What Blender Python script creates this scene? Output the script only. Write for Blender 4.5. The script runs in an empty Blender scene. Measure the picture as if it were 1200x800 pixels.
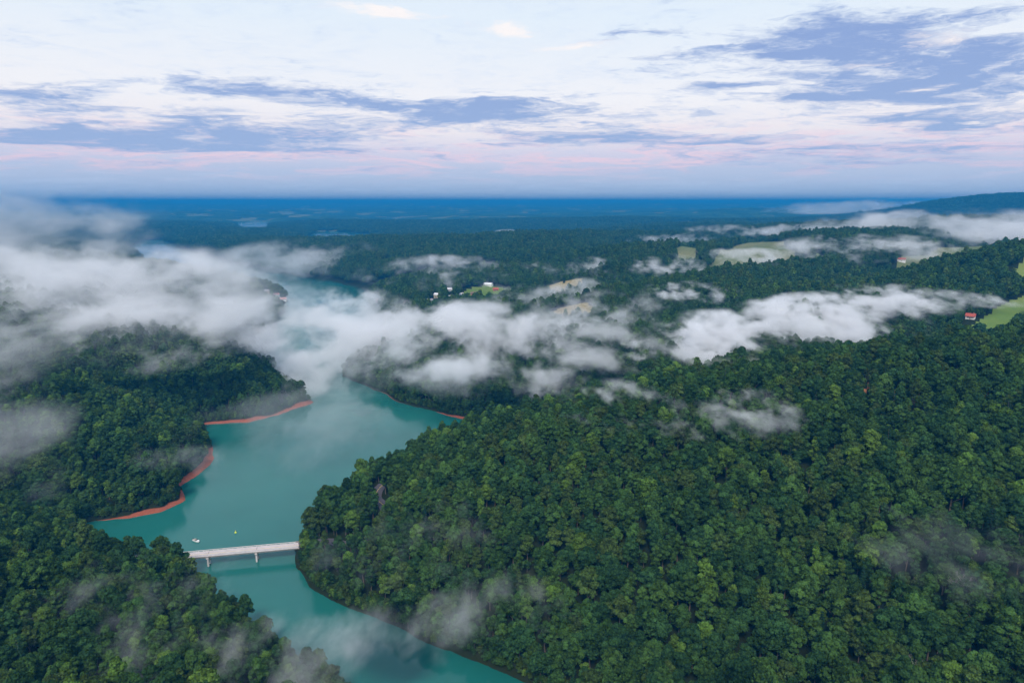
import bpy, bmesh, math, random
import numpy as np
from mathutils import Vector, Matrix

random.seed(7)
RNG = np.random.default_rng(11)
scene = bpy.context.scene
COL = scene.collection
R = math.radians

# ------------------------------------------------------------------ camera
CAM_Z = 200.0
PITCH = R(11.4)
FOC = 811.0 / 1200.0            # focal length in image widths
cam_d = bpy.data.cameras.new('camera')
cam_d.sensor_width = 36.0
cam_d.lens = 36.0 * FOC
cam_d.clip_start = 1.0
cam_d.clip_end = 120000.0
cam = bpy.data.objects.new('camera', cam_d)
COL.objects.link(cam)
cam.location = (0, 0, CAM_Z)
cam.rotation_euler = (math.pi / 2 - PITCH, 0, 0)
scene.camera = cam

# ------------------------------------------------------------------ render settings
scene.view_settings.view_transform = 'Standard'
scene.view_settings.look = 'None'
scene.view_settings.exposure = 0.4
scene.view_settings.gamma = 1.0
scene.view_settings.use_curve_mapping = False
cy = scene.cycles
cy.max_bounces = 8
cy.diffuse_bounces = 2
cy.glossy_bounces = 2
cy.transmission_bounces = 2
cy.volume_bounces = 5
cy.transparent_max_bounces = 6
cy.volume_max_steps = 160
cy.use_denoising = True
cy.use_adaptive_sampling = True
cy.adaptive_threshold = 0.03
cy.caustics_reflective = False
cy.caustics_refractive = False
cy.sample_clamp_indirect = 4.0


def lin(r, g, b):
    def f(c):
        c = c / 255.0
        return c / 12.92 if c <= 0.04045 else ((c + 0.055) / 1.055) ** 2.4
    return (f(r), f(g), f(b), 1.0)


def pix_dir(u, v):
    xc = (u - 600) / 811.0
    yc = (400 - v) / 811.0
    d = np.array([xc, math.cos(PITCH) + yc * math.sin(PITCH), -math.sin(PITCH) + yc * math.cos(PITCH)])
    return d / np.linalg.norm(d)


def gp(u, v, z=0.0):
    """Ground point (x, y) seen in direction of a photo pixel at height z."""
    d = pix_dir(u, v)
    t = (z - CAM_Z) / d[2]
    return d[0] * t, d[1] * t


# ------------------------------------------------------------------ node helpers
class NT:
    def __init__(self, tree):
        self.t = tree
        self.n = tree.nodes
        self.l = tree.links

    def node(self, kind, **kw):
        n = self.n.new(kind)
        for k, v in kw.items():
            setattr(n, k, v)
        return n

    def put(self, sock, val):
        if isinstance(val, bpy.types.NodeSocket):
            self.l.new(val, sock)
        else:
            sock.default_value = val

    def math(self, op, a, b=0.0, c=0.0, clamp=False):
        n = self.node('ShaderNodeMath', operation=op, use_clamp=clamp)
        self.put(n.inputs[0], a)
        self.put(n.inputs[1], b)
        if op in ('MULTIPLY_ADD', 'SMOOTH_MIN', 'SMOOTH_MAX'):
            self.put(n.inputs[2], c)
        return n.outputs[0]

    def vmath(self, op, a, b=(0, 0, 0)):
        n = self.node('ShaderNodeVectorMath', operation=op)
        self.put(n.inputs[0], a)
        if op == 'SCALE':
            self.put(n.inputs['Scale'], b)
        elif op not in ('LENGTH', 'NORMALIZE'):
            self.put(n.inputs[1], b)
        return n.outputs['Value'] if op in ('LENGTH', 'DOT_PRODUCT') else n.outputs[0]

    def comb(self, x, y, z):
        n = self.node('ShaderNodeCombineXYZ')
        for s, v in zip(n.inputs, (x, y, z)):
            self.put(s, v)
        return n.outputs[0]

    def sep(self, v):
        n = self.node('ShaderNodeSeparateXYZ')
        self.put(n.inputs[0], v)
        return n.outputs

    def mix(self, f, a, b, mode='MIX'):
        n = self.node('ShaderNodeMix', data_type='RGBA', blend_type=mode)
        self.put(n.inputs[0], f)
        self.put(n.inputs[6], a)
        self.put(n.inputs[7], b)
        return n.outputs[2]

    def noise(self, vec, scale, detail=3.0, rough=0.55, dist=0.0):
        n = self.node('ShaderNodeTexNoise')
        if vec is not None:
            self.put(n.inputs['Vector'], vec)
        self.put(n.inputs['Scale'], scale)
        self.put(n.inputs['Detail'], detail)
        self.put(n.inputs['Roughness'], rough)
        self.put(n.inputs['Distortion'], dist)
        return n.outputs['Fac']

    def smooth(self, v, a, b, lo=0.0, hi=1.0):
        n = self.node('ShaderNodeMapRange', interpolation_type='SMOOTHSTEP')
        self.put(n.inputs[0], v)
        self.put(n.inputs[1], a)
        self.put(n.inputs[2], b)
        self.put(n.inputs[3], lo)
        self.put(n.inputs[4], hi)
        return n.outputs[0]

    def ramp(self, v, stops):
        n = self.node('ShaderNodeValToRGB')
        self.put(n.inputs[0], v)
        cr = n.color_ramp
        while len(cr.elements) > 1:
            cr.elements.remove(cr.elements[-1])
        cr.elements[0].position = stops[0][0]
        cr.elements[0].color = stops[0][1]
        for p, c in stops[1:]:
            e = cr.elements.new(p)
            e.color = c
        return n.outputs[0]


# ------------------------------------------------------------------ world: Nishita sky under broken cloud
SUN_EL, SUN_AZ = R(50), R(-172)          # azimuth measured from +Y towards +X
world = bpy.data.worlds.new('World')
scene.world = world
world.use_nodes = True
W = NT(world.node_tree)
W.n.clear()
sky = W.node('ShaderNodeTexSky', sky_type='NISHITA')
sky.sun_disc = False
sky.sun_elevation = SUN_EL
sky.sun_rotation = SUN_AZ
sky.altitude = 300
sky.air_density = 1.0
sky.dust_density = 2.0
geo = W.node('ShaderNodeTexCoord')
dirv = W.vmath('NORMALIZE', geo.outputs['Generated'])
dx, dy, dz = W.sep(dirv)
el = W.math('MULTIPLY', W.math('ARCSINE', dz), 180 / math.pi)
az = W.math('MULTIPLY', W.math('ARCTAN2', dx, dy), 180 / math.pi)
elc = W.math('MAXIMUM', el, 0.0)
# streak coordinates: long in azimuth, thin in elevation, coarser higher up
lel = W.math('LOGARITHM', W.math('ADD', W.math('MULTIPLY', elc, 0.16), 1.0), math.e)
cvec = W.comb(W.math('MULTIPLY', dx, 5.2), W.math('MULTIPLY', dy, 5.2), W.math('MULTIPLY', lel, 7.5))
warp = W.math('SUBTRACT', W.noise(cvec, 0.9, 4.0, 0.6), 0.5)
warp2 = W.math('SUBTRACT', W.noise(W.vmath('ADD', cvec, (7.3, 1.9, 3.1)), 1.1, 4.0, 0.6), 0.5)
azw = W.math('ADD', az, W.math('MULTIPLY', warp, 9.0))
elw = W.math('ADD', el, W.math('MULTIPLY', warp2, 2.6))
cw = W.vmath('ADD', cvec, W.comb(W.math('MULTIPLY', warp, 1.2), W.math('MULTIPLY', warp2, 1.2), W.math('MULTIPLY', warp2, 1.4)))
streak = W.noise(cw, 1.7, 5.0, 0.62)
fine = W.noise(W.vmath('ADD', cw, (3.1, 8.7, 0.4)), 3.4, 6.0, 0.68)

S10 = 10.0     # cloud colours are given as display radiance x10, background strength is 0.1
def rad(r, g, b, k=1.0):
    c = lin(r, g, b)
    return (c[0] * S10 * k, c[1] * S10 * k, c[2] * S10 * k, 1.0)
veil = W.ramp(W.math('MULTIPLY', elc, 1 / 90.0), [
    (0.0, rad(198, 216, 240)), (0.012, rad(190, 208, 238)), (0.028, rad(198, 208, 236)),
    (0.042, rad(224, 218, 238)), (0.060, rad(250, 241, 244)), (0.085, rad(253, 250, 252)),
    (0.15, rad(236, 246, 255)), (0.3, rad(224, 238, 254)), (0.6, rad(206, 224, 250)), (1.0, rad(194, 215, 248))])
base = W.mix(0.86, sky.outputs[0], veil)
# pink lit streaks low over the horizon
pink_band = W.math('MULTIPLY', W.smooth(el, 1.2, 3.0), W.smooth(el, 6.6, 3.6))
pink_s = W.math('MULTIPLY', pink_band, W.smooth(streak, 0.44, 0.60))
col = W.mix(W.math('MULTIPLY', pink_s, 0.6), base, rad(253, 213, 222))

def blob_field(items):
    tot = None
    for (u, v, su, sv, k) in items:
        d = pix_dir(u, v)
        e0 = math.degrees(math.asin(d[2]))
        a0 = math.degrees(math.atan2(d[0], d[1]))
        c2 = math.cos(math.atan2(u - 600, 811)) 
        sa = su * 0.0706 * c2 * c2
        se = sv * 0.0706 * c2
        a = W.math('MULTIPLY', W.math('SUBTRACT', azw, a0), 1 / sa)
        b = W.math('MULTIPLY', W.math('SUBTRACT', elw, e0), 1 / se)
        q = W.math('ADD', W.math('MULTIPLY', a, a), W.math('MULTIPLY', b, b))
        g = W.math('MULTIPLY', W.math('EXPONENT', W.math('MULTIPLY', q, -1.0)), k)
        tot = g if tot is None else W.math('ADD', tot, g)
    return tot

dark_blobs = [(30, 108, 60, 16, 1.0), (130, 124, 40, 4, .7), (310, 107, 90, 9, 1.0), (440, 122, 70, 7, .8),
              (240, 138, 45, 12, .7), (90, 156, 150, 8, 1.0), (330, 160, 130, 16, .9), (210, 172, 200, 6, .8), (620, 128, 110, 14, .85),
              (690, 160, 100, 12, .95), (560, 130, 70, 10, .6), (765, 43, 50, 5, .9), (768, 68, 50, 5, .9),
              (858, 101, 50, 5, 1.0), (970, 50, 130, 30, 1.15), (1120, 75, 150, 24, 1.1), (1080, 108, 170, 14, 1.0),
              (1130, 140, 90, 12, 1.0), (960, 116, 80, 7, .7), (1050, 138, 40, 5, .8), (1020, 185, 190, 16, .6),
              (850, 166, 60, 5, .7), (200, 196, 320, 8, .35), (850, 203, 260, 7, .35), (480, 140, 90, 9, .7), (1100, 20, 160, 14, .6)]
dk = blob_field(dark_blobs)
dkd = W.math('ADD', W.math('MULTIPLY', dk, 1.02), W.math('ADD', W.math('MULTIPLY', W.math('SUBTRACT', fine, 0.5), 2.5), W.math('MULTIPLY', W.math('SUBTRACT', streak, 0.5), 2.0)))
band = W.math('MULTIPLY', W.smooth(el, 1.5, 3.5), W.smooth(el, 10.5, 7.0))     # a deck of thin cloud low all round the horizon
dkd = W.math('ADD', dkd, W.math('SUBTRACT', W.math('MULTIPLY', band, 0.22), 0.40))
dmask = W.smooth(dkd, -0.12, 1.0)
dmask = W.math('MULTIPLY', dmask, W.smooth(el, 0.6, 3.5, 0.35, 1.0))
dcol = W.mix(W.smooth(el, 2.0, 13.0), rad(160, 182, 220), rad(142, 166, 213))
col = W.mix(W.math('MULTIPLY', W.smooth(W.math('ADD', fine, W.math('MULTIPLY', streak, 0.6)), 0.72, 1.05), 0.4), col, rad(206, 222, 245))   # faint cirrus
col = W.mix(dmask, col, dcol)
lt = blob_field([(440, 16, 70, 8, 1.0), (590, 30, 40, 9, 1.0), (660, 56, 60, 9, .7), (1110, 45, 60, 14, .7),
                 (1000, 75, 45, 6, .8), (830, 140, 40, 5, .7), (1105, 103, 30, 4, .8), (1160, 140, 40, 4, .6)])
lmask = W.smooth(W.math('ADD', lt, W.math('MULTIPLY', W.math('SUBTRACT', fine, 0.5), 2.4)), 0.35, 1.1)
col = W.mix(W.math('MULTIPLY', lmask, 0.85), col, rad(254, 246, 243))
bg = W.node('ShaderNodeBackground')
W.put(bg.inputs[0], col)
bg.inputs[1].default_value = 0.081
wo = W.node('ShaderNodeOutputWorld')
W.l.new(bg.outputs[0], wo.inputs[0])
world.cycles.sampling_method = 'MANUAL'
world.cycles.sample_map_resolution = 512

sun_d = bpy.data.lights.new('sun', 'SUN')
sun_d.energy = 2.75
sun_d.angle = R(18)
sun_d.color = (1.0, 0.93, 0.84)
sun = bpy.data.objects.new('sun', sun_d)
COL.objects.link(sun)
sd_ = Vector((math.sin(SUN_AZ) * math.cos(SUN_EL), math.cos(SUN_AZ) * math.cos(SUN_EL), math.sin(SUN_EL)))
sun.rotation_euler = sd_.to_track_quat('Z', 'Y').to_euler()

# ------------------------------------------------------------------ object helpers
def tag(o, label=None, cat=None, group=None, kind=None):
    if label: o['label'] = label
    if cat: o['category'] = cat
    if group: o['group'] = group
    if kind: o['kind'] = kind
    return o


def link(o, parent=None):
    COL.objects.link(o)
    if parent is not None:
        o.parent = parent
    return o


def mesh_obj(name, verts, faces, mats, parent=None, smooth=False, midx=None):
    me = bpy.data.meshes.new(name)
    me.from_pydata([tuple(map(float, v)) for v in verts], [], [tuple(int(i) for i in f) for f in faces])
    for m in (mats if isinstance(mats, (list, tuple)) else [mats]):
        me.materials.append(m)
    if midx is not None:
        me.polygons.foreach_set('material_index', np.asarray(midx, dtype=np.int32))
    if smooth:
        me.polygons.foreach_set('use_smooth', np.ones(len(me.polygons), dtype=bool))
    me.update()
    return link(bpy.data.objects.new(name, me), parent)


def empty(name, loc=(0, 0, 0), rz=0.0):
    o = bpy.data.objects.new(name, None)
    o.empty_display_size = 1.0
    o.location = loc
    o.rotation_euler = (0, 0, rz)
    return link(o)


class MB:
    def __init__(self):
        self.v, self.f = [], []

    def poly(self, pts, faces):
        b = len(self.v)
        self.v += [tuple(p) for p in pts]
        self.f += [tuple(b + i for i in f) for f in faces]
        return self

    def box(self, x0, x1, y0, y1, z0, z1):
        return self.poly([(x0, y0, z0), (x1, y0, z0), (x1, y1, z0), (x0, y1, z0),
                          (x0, y0, z1), (x1, y0, z1), (x1, y1, z1), (x0, y1, z1)],
                         [(0, 3, 2, 1), (4, 5, 6, 7), (0, 1, 5, 4), (1, 2, 6, 5), (2, 3, 7, 6), (3, 0, 4, 7)])

    def rings(self, rings, cap=True):
        n = len(rings[0])
        b = len(self.v)
        for r_ in rings:
            self.v += [tuple(p) for p in r_]
        for k in range(len(rings) - 1):
            for i in range(n):
                j = (i + 1) % n
                self.f.append((b + k * n + i, b + k * n + j, b + (k + 1) * n + j, b + (k + 1) * n + i))
        if cap:
            self.f.append(tuple(b + i for i in reversed(range(n))))
            self.f.append(tuple(b + (len(rings) - 1) * n + i for i in range(n)))
        return self

    def tube(self, p0, p1, r0, r1, n=6):
        p0, p1 = Vector(p0), Vector(p1)
        q = (p1 - p0).to_track_quat('Z', 'Y')
        def ring(c, r_):
            return [tuple(c + q @ Vector((math.cos(2 * math.pi * i / n) * r_, math.sin(2 * math.pi * i / n) * r_, 0))) for i in range(n)]
        return self.rings([ring(p0, r0), ring(p1, r1)])

    def build(self, name, mat, parent=None, smooth=False):
        return mesh_obj(name, self.v, self.f, mat, parent, smooth)


# ------------------------------------------------------------------ materials
def new_mat(name):
    m = bpy.data.materials.new(name)
    m.use_nodes = True
    m.node_tree.nodes.clear()
    t = NT(m.node_tree)
    out = t.node('ShaderNodeOutputMaterial')
    return m, t, out


def simple_mat(name, c, rough=0.7, var=0.25, scale=1.2, spec=0.3):
    m, t, out = new_mat(name)
    tc = t.node('ShaderNodeTexCoord')
    oi = t.node('ShaderNodeObjectInfo')
    n = t.noise(tc.outputs['Object'], scale, 5, 0.65)
    k = t.math('ADD', t.math('MULTIPLY', t.math('SUBTRACT', n, 0.5), var * 2), 1.0)
    b = t.node('ShaderNodeBsdfPrincipled')
    cc = t.vmath('SCALE', (c[0], c[1], c[2]), k)
    t.put(b.inputs['Base Color'], cc)
    b.inputs['Roughness'].default_value = rough
    b.inputs['Specular IOR Level'].default_value = spec
    t.l.new(b.outputs[0], out.inputs[0])
    return m


def leaf_mat(name, c, c2):
    m, t, out = new_mat(name)
    oi = t.node('ShaderNodeObjectInfo')
    at = t.node('ShaderNodeAttribute', attribute_name='tone')
    g = t.node('ShaderNodeNewGeometry')
    big = t.noise(g.outputs['Position'], 0.012, 3, 0.5)
    f = t.math('ADD', t.math('MULTIPLY', oi.outputs['Random'], 0.75), t.math('MULTIPLY', t.math('SUBTRACT', big, 0.5), 0.9), clamp=True)
    colr = t.mix(f, (*c, 1), (*c2, 1))
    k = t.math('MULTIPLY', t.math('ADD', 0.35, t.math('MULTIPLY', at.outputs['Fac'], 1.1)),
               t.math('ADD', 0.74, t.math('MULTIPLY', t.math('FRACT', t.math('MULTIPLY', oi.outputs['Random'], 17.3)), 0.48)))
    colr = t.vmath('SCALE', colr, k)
    d = t.node('ShaderNodeBsdfDiffuse')
    t.put(d.inputs[0], colr)
    tr = t.node('ShaderNodeBsdfTranslucent')
    t.put(tr.inputs[0], colr)
    mx = t.node('ShaderNodeMixShader')
    mx.inputs[0].default_value = 0.22
    t.l.new(d.outputs[0], mx.inputs[1])
    t.l.new(tr.outputs[0], mx.inputs[2])
    t.l.new(mx.outputs[0], out.inputs[0])
    return m


LEAF = {
    'dark green': leaf_mat('leaf_dark_green', (0.026, 0.066, 0.022), (0.037, 0.084, 0.025)),
    'mid green': leaf_mat('leaf_mid_green', (0.041, 0.093, 0.022), (0.056, 0.108, 0.025)),
    'olive green': leaf_mat('leaf_olive_green', (0.056, 0.098, 0.024), (0.069, 0.108, 0.027)),
    'bright green': leaf_mat('leaf_bright_green', (0.072, 0.142, 0.024), (0.096, 0.160, 0.026)),
}
M_NEEDLE = leaf_mat('needle', (0.016, 0.044, 0.026), (0.022, 0.056, 0.028))
M_BARK = simple_mat('bark', (0.11, 0.085, 0.065), 0.9, 0.35, 2.0)
M_DEAD = simple_mat('dead_wood', (0.15, 0.14, 0.125), 0.9, 0.3, 2.0)
M_CONC = simple_mat('concrete', (0.58, 0.53, 0.52), 0.85, 0.3, 0.5)
M_CONC_D = simple_mat('concrete_weathered', (0.42, 0.37, 0.34), 0.9, 0.3, 0.5)
M_RUST = simple_mat('girder_paint', (0.16, 0.19, 0.24), 0.6, 0.3, 0.8)
M_ASPH = simple_mat('asphalt', (0.070, 0.064, 0.074), 0.9, 0.2, 0.3)
M_ASPH_L = simple_mat('worn_deck_asphalt', (0.47, 0.42, 0.42), 0.9, 0.35, 0.35)
M_WHITE = simple_mat('white_paint', (0.80, 0.80, 0.78), 0.5, 0.06, 1.0)
M_YEL = simple_mat('yellow_paint', (0.65, 0.45, 0.06), 0.6, 0.1, 1.0)
M_BLACK = simple_mat('black_plastic', (0.02, 0.02, 0.022), 0.4, 0.1, 1.0)
M_SEAT = simple_mat('boat_seat', (0.35, 0.30, 0.24), 0.7, 0.1, 3.0)
M_BUOY = simple_mat('buoy_yellow', (0.62, 0.70, 0.06), 0.5, 0.05, 1.0)
M_ROOF = {'red': simple_mat('roof_red', (0.36, 0.075, 0.05), 0.8, 0.2, 0.8),
          'brown': simple_mat('roof_brown', (0.17, 0.105, 0.08), 0.85, 0.2, 0.8),
          'grey': simple_mat('roof_grey', (0.26, 0.25, 0.26), 0.8, 0.2, 0.8),
          'white': simple_mat('roof_white', (0.74, 0.74, 0.76), 0.5, 0.08, 0.8),
          'pink': simple_mat('roof_pink', (0.50, 0.24, 0.23), 0.8, 0.15, 0.8)}
M_WALL = {'white': simple_mat('wall_white', (0.76, 0.75, 0.72), 0.8, 0.08, 0.6),
          'brick': simple_mat('wall_brick', (0.34, 0.14, 0.10), 0.85, 0.2, 0.6),
          'cream': simple_mat('wall_cream', (0.66, 0.58, 0.40), 0.85, 0.1, 0.6),
          'tan': simple_mat('wall_tan', (0.42, 0.32, 0.24), 0.85, 0.15, 0.6)}
m, t, out = new_mat('window_glass')
b = t.node('ShaderNodeBsdfPrincipled')
b.inputs['Base Color'].default_value = (0.03, 0.04, 0.05, 1)
b.inputs['Roughness'].default_value = 0.08
t.l.new(b.outputs[0], out.inputs[0])
M_GLASS = m

# ground: leaf litter under the trees, red clay on the bare banks, far canopy tone
m, t, out = new_mat('ground')
g = t.node('ShaderNodeNewGeometry')
px, py, pz = t.sep(g.outputs['Position'])
flat = t.comb(px, py, 0.0)
n1 = t.noise(flat, 0.05, 6, 0.65)
n2 = t.noise(flat, 0.4, 5, 0.7)
far_n = t.noise(flat, 0.0035, 6, 0.6)
cell = t.node('ShaderNodeTexVoronoi')
t.put(cell.inputs['Vector'], flat)
cell.inputs['Scale'].default_value = 0.055
cellv = cell.outputs['Color']
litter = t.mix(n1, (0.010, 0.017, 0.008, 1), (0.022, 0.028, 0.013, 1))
canopy = t.mix(t.smooth(far_n, 0.35, 0.65), (0.014, 0.038, 0.018, 1), (0.046, 0.090, 0.030, 1))
canopy = t.mix(0.55, canopy, t.vmath('SCALE', canopy, t.math('MULTIPLY', t.sep(cellv)[0], 2.0)))
far_f = t.noise(t.vmath('MULTIPLY', flat, (0.0022, 0.0013, 0.0)), 1.0, 4, 0.6)
canopy = t.mix(t.smooth(far_f, 0.575, 0.60), canopy, (0.15, 0.165, 0.075, 1))      # meadows among the far woods
rr = t.vmath('LENGTH', flat)
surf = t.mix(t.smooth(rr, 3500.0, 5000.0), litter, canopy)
clay = t.mix(n2, (0.14, 0.040, 0.026, 1), (0.38, 0.12, 0.070, 1))
hz = t.math('ADD', pz, t.math('MULTIPLY', t.math('SUBTRACT', n1, 0.5), 1.2))
bk = t.node('ShaderNodeAttribute', attribute_name='bank').outputs['Fac']
lim = t.math('ADD', -0.9, t.math('MULTIPLY', bk, 3.7))
cl = t.math('MULTIPLY', t.smooth(t.math('SUBTRACT', hz, lim), 0.35, -0.15), t.smooth(rr, 4000.0, 2000.0))
surf = t.mix(cl, surf, clay)
surf = t.mix(t.smooth(pz, -0.3, -2.5), surf, (0.03, 0.09, 0.07, 1))
b = t.node('ShaderNodeBsdfDiffuse')
t.put(b.inputs[0], surf)
t.l.new(b.outputs[0], out.inputs[0])
M_GROUND = m


def field_mat(name, c1, c2):
    m, t, out = new_mat(name)
    g = t.node('ShaderNodeNewGeometry')
    n1 = t.noise(g.outputs['Position'], 0.012, 5, 0.6)
    n2 = t.noise(g.outputs['Position'], 0.15, 5, 0.7)
    f = t.math('ADD', t.smooth(n1, 0.35, 0.65, 0, 0.75), t.math('MULTIPLY', n2, 0.3), clamp=True)
    b = t.node('ShaderNodeBsdfDiffuse')
    t.put(b.inputs[0], t.mix(f, (*c1, 1), (*c2, 1)))
    t.l.new(b.outputs[0], out.inputs[0])
    return m
F_GREEN = field_mat('field_green', (0.095, 0.16, 0.035), (0.16, 0.20, 0.055))
F_PALE = field_mat('field_pale', (0.10, 0.135, 0.05), (0.17, 0.165, 0.08))
F_HAY = field_mat('field_hay', (0.22, 0.16, 0.075), (0.28, 0.23, 0.10))
F_CLAY = field_mat('bare_clay', (0.40, 0.15, 0.08), (0.30, 0.13, 0.07))

# lake water
m, t, out = new_mat('lake_water')
g = t.node('ShaderNodeNewGeometry')
bw = t.node('ShaderNodeBump')
bw.inputs['Strength'].default_value = 0.35
bw.inputs['Distance'].default_value = 0.09
nn = t.math('ADD', t.noise(g.outputs['Position'], 0.55, 4, 0.6), t.math('MULTIPLY', t.noise(g.outputs['Position'], 0.12, 2, 0.5), 1.2))
t.put(bw.inputs['Height'], nn)
tint = t.mix(t.smooth(t.noise(g.outputs['Position'], 0.008, 4, 0.55), 0.3, 0.7), (0.008, 0.096, 0.082, 1), (0.016, 0.128, 0.110, 1))
b = t.node('ShaderNodeBsdfPrincipled')
t.put(b.inputs['Base Color'], tint)
t.put(b.inputs['Roughness'], t.smooth(t.noise(t.vmath('MULTIPLY', g.outputs['Position'], (0.02, 0.006, 0.0)), 1.0, 4, 0.6), 0.35, 0.68, 0.03, 0.2))
b.inputs['IOR'].default_value = 1.333
t.l.new(bw.outputs[0], b.inputs['Normal'])
t.l.new(b.outputs[0], out.inputs[0])
M_WATER = m

# ------------------------------------------------------------------ terrain function
def _hash(ix, iy, seed):
    h = (ix.astype(np.int64) * 374761393 + iy.astype(np.int64) * 668265263 + seed * 974711) & 0xFFFFFFFF
    h = ((h ^ (h >> 13)) * 1274126177) & 0xFFFFFFFF
    h = h ^ (h >> 16)
    return (h & 0xFFFF) / 65535.0


def vnoise(x, y, seed=0):
    ix, iy = np.floor(x), np.floor(y)
    fx, fy = x - ix, y - iy
    fx = fx * fx * fx * (fx * (fx * 6 - 15) + 10)
    fy = fy * fy * fy * (fy * (fy * 6 - 15) + 10)
    a, b_ = _hash(ix, iy, seed), _hash(ix + 1, iy, seed)
    c, d = _hash(ix, iy + 1, seed), _hash(ix + 1, iy + 1, seed)
    return (a * (1 - fx) + b_ * fx) * (1 - fy) + (c * (1 - fx) + d * fx) * fy


def fbm(x, y, oct_=4, seed=0, gain=0.5):
    s, a, n = 0.0, 1.0, 0.0
    for k in range(oct_):
        c, sn = math.cos(0.7 * k), math.sin(0.7 * k)
        f = 2.03 ** k
        s = s + a * vnoise((x * c - y * sn) * f + 13.7 * k, (x * sn + y * c) * f + 7.1 * k, seed + k)
        n += a
        a *= gain
    return s / n


def sstep(v, a, b_):
    t_ = np.clip((v - a) / (b_ - a), 0, 1)
    return t_ * t_ * (3 - 2 * t_)


LAKE_MAIN = [(520, 890), (432, 836), (350, 783), (285, 724), (232, 692), (200, 672), (150, 654), (110, 640), (82, 625), (92, 613),
             (112, 608), (150, 607), (188, 599), (213, 587), (209, 570), (230, 557), (247, 544), (246, 526), (237, 505),
             (240, 498), (290, 495), (330, 485), (364, 472), (350, 464), (328, 446), (312, 425), (312, 400), (322, 380),
             (332, 364), (337, 349), (320, 343), (300, 341), (280, 335), (255, 330), (215, 325), (170, 314), (162, 301),
             (150, 291), (168, 281), (190, 281), (215, 292), (255, 305), (300, 315), (345, 323), (395, 331), (425, 340),
             (438, 348), (432, 360), (440, 385), (446, 405), (425, 428), (404, 440), (415, 447), (440, 458), (470, 470),
             (500, 480), (525, 487), (555, 492), (600, 503), (560, 510), (520, 522), (470, 545), (425, 572), (392, 596),
             (368, 615), (352, 640), (349, 664), (362, 688), (385, 702), (420, 719), (470, 737), (530, 761), (575, 783),
             (640, 815), (760, 870)]
LAKES = [[gp(u, v) for u, v in LAKE_MAIN]]
for pl in ([(272, 262), (300, 259.5), (316, 261), (312, 272), (285, 270)],
           [(348, 284), (372, 271), (405, 272), (440, 276), (420, 288), (380, 290)],
           [(440, 259), (466, 255.5), (470, 259), (455, 263)],
           [(765, 312), (800, 309), (805, 316), (770, 318)],
           [(565, 282), (610, 275), (618, 279), (590, 287)]):
    LAKES.append([gp(u, v) for u, v in pl])


def inside(P, x, y):
    r_ = np.zeros(np.shape(x), bool)
    n = len(P)
    for i in range(n):
        (x1, y1), (x2, y2) = P[i], P[(i + 1) % n]
        c = ((y1 > y) != (y2 > y)) & (x < (x2 - x1) * (y - y1) / (y2 - y1 + 1e-12) + x1)
        r_ ^= c
    return r_


def seg_dist(P, x, y, closed=True):
    d = np.full(np.shape(x), 1e12)
    n = len(P)
    for i in range(n if closed else n - 1):
        (x1, y1), (x2, y2) = P[i], P[(i + 1) % n]
        ex, ey = x2 - x1, y2 - y1
        t_ = np.clip(((x - x1) * ex + (y - y1) * ey) / (ex * ex + ey * ey + 1e-12), 0, 1)
        d = np.minimum(d, (x - x1 - t_ * ex) ** 2 + (y - y1 - t_ * ey) ** 2)
    return np.sqrt(d)


def shore(x, y):
    """Signed distance to the nearest shoreline, positive on land."""
    sd = np.full(np.shape(x), 1e9)
    for P in LAKES:
        d = seg_dist(P, x, y)
        sd = np.minimum(sd, np.where(inside(P, x, y), -d, d))
    w = np.clip(np.hypot(x, y) / 700.0, 0.6, 3.0)
    return sd + (fbm(x / 34.0, y / 34.0, 3, 5) - 0.5) * 13.0 * w


# hills: (x, y, height, sigma_x, sigma_y, rotation in degrees)
HILLS = [(-250, 240, 68, 125, 85, -18), (-420, 330, 40, 160, 100, 0),
         (-470, 700, 62, 210, 170, 10), (-330, 640, 26, 110, 90, 0), (-820, 900, 60, 330, 240, 0),
         (-560, 1230, 34, 330, 190, 0), (-1400, 1500, 60, 500, 400, 0),
         (350, 420, 58, 190, 100, 4), (150, 455, 34, 150, 85, 0), (260, 250, 40, 190, 90, -10), (60, 400, 22, 90, 80, 0),
         (520, 330, 24, 150, 150, 0), (0, 470, 10, 120, 50, 0),
         (560, 760, 36, 300, 90, 12), (760, 930, 52, 330, 120, 14), (300, 980, 18, 260, 120, 0),
         (1250, 1500, 55, 500, 220, 10), (950, 1950, 62, 900, 260, 4), (250, 2300, 34, 620, 230, -6), (-500, 2500, 14, 500, 200, 0),
         (1700, 2500, 60, 900, 300, 0), (400, 1500, 20, 400, 150, 0),
         (-2200, 3000, 50, 900, 500, 0), (900, 3700, 50, 1200, 300, 0), (-300, 4300, 6, 1200, 350, 0)]
MOUNTAINS = [(3500, 5300, 205, 470, 380, 0), (4350, 4900, 165, 600, 480, 0), (2900, 8200, 50, 650, 600, 0)]

ROADS = []


def bare_bank(x, y):
    """How wide the bare red clay shows on the shore: wave-cut points of the left headlands, patches elsewhere."""
    n = sstep(fbm(x / 60.0, y / 60.0, 3, 411), 0.42, 0.60)
    pts = 0.0
    for (u, v, rr_) in ((225, 552, 38), (240, 540, 24), (330, 484, 80), (365, 470, 30), (180, 602, 30), (532, 488, 20), (385, 590, 22)):
        px_, py_ = gp(u, v)
        pts = pts + np.exp(-((x - px_) ** 2 + (y - py_) ** 2) / rr_ ** 2)
    return np.clip(n * 0.13 + pts * (0.05 + 0.75 * n), 0, 1)


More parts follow.
